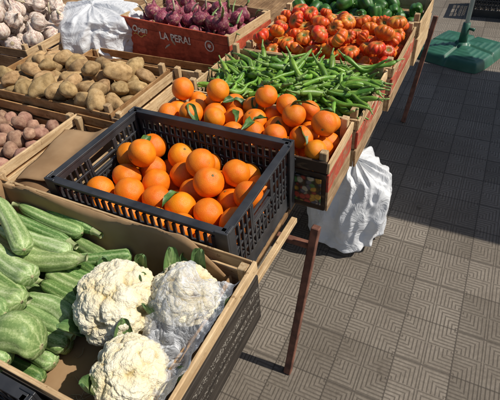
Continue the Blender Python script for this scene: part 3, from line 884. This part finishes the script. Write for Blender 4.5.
def f4(a,c):
    x=.380-.012*c; y=-.20+a*.39
    return (x+.008*noise.noise(Vector((y*8,c*3,9))),y,.012+.11*c)
o=mkobj('folded_flap',sheet('folded_flap',f4,20,6,M_card),None,e); solid(o,.004)
for i in range(12):
    x=random.uniform(-.70,-.56); y=random.uniform(.20,.34); a=random.uniform(0,6.28); L=random.uniform(.03,.07)
    pts=[(math.cos(a)*L*k/5+.006*math.sin(k*1.7+i),math.sin(a)*L*k/5+.006*math.cos(k*2+i),.001+.004*abs(math.sin(k+i))) for k in range(6)]
    v,f=tube(pts,[.0013,.0013,.0011,.001,.0008,.0004],5)
    mkobj('dry_root',mesh_from('dry_root',v,f),M_root,None,(x,y,.7385),'thin dry root fibre lying on the cardboard','root','dry root fibres on the cardboard')

# cauliflowers
def curd_mesh(k):
    bm=bmesh.new(); bmesh.ops.create_icosphere(bm,subdivisions=7,radius=1)
    off=Vector((k*11.3,k*3.1,k*7.7)); cav=[]
    for v in bm.verts:
        d=v.co.normalized()
        w=d+.12*noise.noise_vector(d*2.5+off)
        d1=noise.voronoi(w*2.0+off)[0][0]; d2=noise.voronoi(w*4.8+off)[0][0]; d3=noise.voronoi(w*11+off)[0][0]
        a=math.sqrt(max(0,1-(d1/.85)**2)); b2=math.sqrt(max(0,1-(d2/.85)**2)); c=max(0,1-(d3/.8)**2)
        r=.74+.20*a+.095*b2+.032*c+.09*noise.noise(d*1.3+off)
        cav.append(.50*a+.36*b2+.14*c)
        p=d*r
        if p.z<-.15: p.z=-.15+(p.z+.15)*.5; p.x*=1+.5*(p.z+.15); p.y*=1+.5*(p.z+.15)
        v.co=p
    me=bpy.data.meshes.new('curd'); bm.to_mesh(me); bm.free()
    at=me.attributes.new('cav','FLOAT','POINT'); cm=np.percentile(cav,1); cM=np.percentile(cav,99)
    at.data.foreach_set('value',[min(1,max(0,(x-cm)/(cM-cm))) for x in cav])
    me.polygons.foreach_set('use_smooth',[True]*len(me.polygons)); me.materials.append(M_curd); return me
CL=[leaf_mesh('leaf',1.0,.30,-.85-.15*k,.16,M_cleaf,M_crib,seed=20+k,nx=40,ny=14,ruf=.8,cab=True) for k in range(3)]
def cauli(loc,r,k,rot,leaves,lab):
    e=empty('cauliflower',(loc[0],loc[1],loc[2]),lab,'cauliflower','cauliflowers in the crate')
    e.rotation_euler=rot
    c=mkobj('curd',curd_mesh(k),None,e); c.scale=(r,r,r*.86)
    v,f=tube([(0,0,-r*1.02),(0,0,-r*.75),(0,0,-r*.2)],[r*.28,r*.34,r*.5],14,.06,6)
    mkobj('stalk',mesh_from('stalk',v,f),M_crib,e)
    for a,tilt,L in leaves:
        l=mkobj('leaf',random.choice(CL),None,e,(math.cos(a)*r*.35,math.sin(a)*r*.35,-r*.75)); l.rotation_euler=(0,-tilt,a); l.scale=(L,L,L)
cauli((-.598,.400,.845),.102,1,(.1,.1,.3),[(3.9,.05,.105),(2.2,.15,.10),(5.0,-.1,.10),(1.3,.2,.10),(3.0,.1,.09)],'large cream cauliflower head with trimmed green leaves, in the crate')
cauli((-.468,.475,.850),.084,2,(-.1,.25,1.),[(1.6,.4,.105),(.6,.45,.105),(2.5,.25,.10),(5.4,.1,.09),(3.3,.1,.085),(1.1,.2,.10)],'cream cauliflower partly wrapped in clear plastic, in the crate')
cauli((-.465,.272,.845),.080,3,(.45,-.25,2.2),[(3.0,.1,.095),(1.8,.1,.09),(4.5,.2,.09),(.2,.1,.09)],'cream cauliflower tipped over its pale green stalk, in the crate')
def fb(a,c):
    x=-.505+.160*a; y=.240+.300*c
    d=Vector((x+.455,y-.46,0)).length; d2=Vector((x+.465,y-.272,0)).length
    hb=.805+.140*math.exp(-(d/.085)**2)+.080*math.exp(-(d2/.066)**2)
    k=max(0,(a-.60)/.40)**1.2
    P=Vector((x*20,y*20,1))
    n=noise.noise(P)*.024+abs(noise.noise(P*1.7))*.030-abs(noise.noise(P*3.4+Vector((3,1,0))))*.010
    z=(hb+n)*(1-k)+(.896+abs(n)*.5)*k
    return (x+(.02*noise.noise(Vector((y*22,c*2,3))))*(1-k)+.008*k*noise.noise(Vector((y*30,0,7))),y+.016*noise.noise(Vector((x*24,a*2,8))),min(z+.008,.98))
o=mkobj('plastic_bag',sheet('plastic_bag',fb,110,150,M_film),None,None,(0,0,0),'crumpled clear plastic bag draped from a cauliflower to the crate rail','plastic bag')

# white sacks : thin plastic with large soft folds
def sack_mesh(name,rx,ry,h,seed,mat,top=.6,nu=230,nv=150,amp=.15):
    off=Vector((seed,seed*2,0))
    def f(t,p):
        s=t/math.pi; zc=1-s
        if s<.22: prof=top*math.sin(s/.22*math.pi/2)**.8
        else: prof=top+(1-top)*math.sin(min(1,(s-.22)/.5)*math.pi/2)
        if s>.90: prof*=math.sqrt(max(0,1-((s-.90)/.10)**2))
        q=Vector((math.cos(p),math.sin(p),zc*1.5))
        q=q+.5*noise.noise_vector(q*1.1+off)+.12*noise.noise_vector(q*3.0+off)
        lump=noise.noise(q*1.1+off)
        def rg_(v): 
            n=noise.noise(v); return .5-math.sqrt(n*n+.006)*2.0
        rid=rg_(Vector((q.x*1.8,q.y*1.8,q.z*.75))+off); r2=rg_(Vector((q.x*3.0,q.y*3.0,q.z*1.6))+off*2); r3=rg_(q*5+off*3)
        k=1+amp*(lump*1.8+rid*.70+r2*.36+r3*.09)
        z=(1-s**1.25)*h if s<.22 else ((1-.22**1.25)-(s-.22)*((1-.22**1.25)/.78))*h
        z+=h*.07*(rid*.8+r2*.6+r3*.2)*min(1,zc*1.2)
        return (rx*prof*k*math.cos(p),ry*prof*k*math.sin(p),max(.003,z))
    me=gsphere(name,nu,nv,f); me.materials.append(mat); return me
mkobj('white_sack',sack_mesh('white_sack',.19,.20,.45,3.1,M_sack,top=.8,amp=.16),None,None,(-.375,1.66,0),'large crumpled white plastic sack standing on the tiles under the table','sack')
mkobj('white_sack',sack_mesh('white_sack',.2,.2,.40,8.7,M_sack),None,None,(-.75,2.05,0),'crumpled white plastic sack on the tiles beneath the table','sack')
mkobj('white_plastic_bag',sack_mesh('white_plastic_bag',.26,.22,.25,5.3,M_bagw,top=.85,amp=.20),None,None,(-1.985,1.92,TT+.001),'crumpled white carrier bag on the table beside the garlic','plastic bag')

# parasol base
def base_mesh(name,S):
    N=64; V=[];F=[]
    def hgt(x,y):
        m=max(abs(x),abs(y)); r=math.hypot(x,y)
        z=.075 if m<.86 else .075*(1-((m-.86)/.14)**2)
        z+=.028*max(0,1-m/.86)
        if min(abs(x),abs(y))<.055 and r>.2: z-=.018
        if .30<m<.80 and min(abs(x),abs(y))>.1: z+=.007*max(0,math.cos(m*42))
        if r<.17: z=.115
        return max(z,.0)
    for i in range(N+1):
        for j in range(N+1):
            x=i/N*2-1; y=j/N*2-1
            k=1-.10*(abs(x)*abs(y))**3
            V.append((x*S*k,y*S*k,hgt(x,y)*S/.3+.003))
    for i in range(N):
        for j in range(N): a=i*(N+1)+j; F.append((a,a+N+1,a+N+2,a+1))
    return mesh_from(name,V,F)
e=empty('parasol_stand',(-.13,3.97,0),'dark green plastic parasol base with a white pole','parasol base',rz=math.radians(-20))
mkobj('base',base_mesh('base',.285),M_green,e)
v,f=tube([(0,0,.08),(0,0,.26),(0,0,.262)],[.035,.028,.02],18); mkobj('socket',mesh_from('socket',v,f),M_green,e)
v,f=tube([(0,0,.26),(0,0,2.3)],[.017,.017],14); mkobj('pole',mesh_from('pole',v,f),M_pole,e)
v,f=tube([(0,0,.22),(.05,0,.22),(.07,0,.22)],[.010,.010,.014],10); mkobj('clamp_screw',mesh_from('clamp_screw',v,f),M_green,e)
pts=[(0,0,1.0+i*.1) for i in range(14)]
v,f=tube(pts,[.05+.045*math.sin(min(1,i/4)*1.5)-.004*i for i in range(14)],32,.18,8); mkobj('folded_canopy',mesh_from('folded_canopy',v,f),M_canvas,e)
e=empty('added_shade_umbrella',(2.55,3.45,0),'unseen open square cream umbrella on a pole, added to shade the paving','umbrella')  # out of view, added and sized to cast the shade on the right-hand paving
hx,hy=1.2,.95
def fu(a,c):
    x=(a*2-1);y=(c*2-1); m=max(abs(x),abs(y)); return (x*hx,y*hy,2.75-.55*m-.03*math.sin(3.14*min(abs(x),abs(y))/max(m,.01))*m)
o=mkobj('canopy',sheet('canopy',fu,24,24,M_canvas),None,e); solid(o,.004)
v,f=tube([(0,0,0.05),(0,0,2.75)],[.025,.022],14); mkobj('pole',mesh_from('pole',v,f),M_pole,e)
mkobj('base',base_mesh('base',.34),M_green,e)

# ---------------------------------------------------------------- light & camera
E=math.radians(48); AZ=math.radians(20)
ts=Vector((math.cos(AZ)*math.cos(E),math.sin(AZ)*math.cos(E),math.sin(E)))
sl=bpy.data.lights.new('sun','SUN'); sl.energy=4.9; sl.angle=math.radians(.5); sl.color=(1,.94,.84)
so=bpy.data.objects.new('sun',sl); COL.objects.link(so); so.rotation_mode='QUATERNION'; so.rotation_quaternion=ts.to_track_quat('Z','Y'); so.location=(5,3,8)
w=bpy.data.worlds.new('World'); scene.world=w; w.use_nodes=True
nt=w.node_tree; sky=nt.nodes.new('ShaderNodeTexSky'); sky.sky_type='NISHITA'; sky.sun_disc=False
sky.sun_elevation=E; sky.sun_rotation=math.atan2(ts.x,ts.y)
nt.links.new(sky.outputs[0],nt.nodes['Background'].inputs[0]); nt.nodes['Background'].inputs[1].default_value=.085

p,r=math.radians(41.36),math.radians(-5.19); ya=math.radians(29.6)
F=Vector((0,math.cos(p),-math.sin(p))); rt=Vector((1,0,0)); up=rt.cross(F)
X=math.cos(r)*rt+math.sin(r)*up; U=-math.sin(r)*rt+math.cos(r)*up
Mx=Matrix((X,U,-F)).transposed()
Mx=Matrix.Rotation(ya,3,'Z')@Mx
cam=bpy.data.cameras.new('camera'); co=bpy.data.objects.new('camera',cam); COL.objects.link(co)
co.matrix_world=Matrix.Translation((0,0,1.695))@Mx.to_4x4()
cam.sensor_width=36; cam.sensor_fit='HORIZONTAL'; cam.lens=451/500*36; cam.clip_end=500; cam.clip_start=.02
scene.camera=co
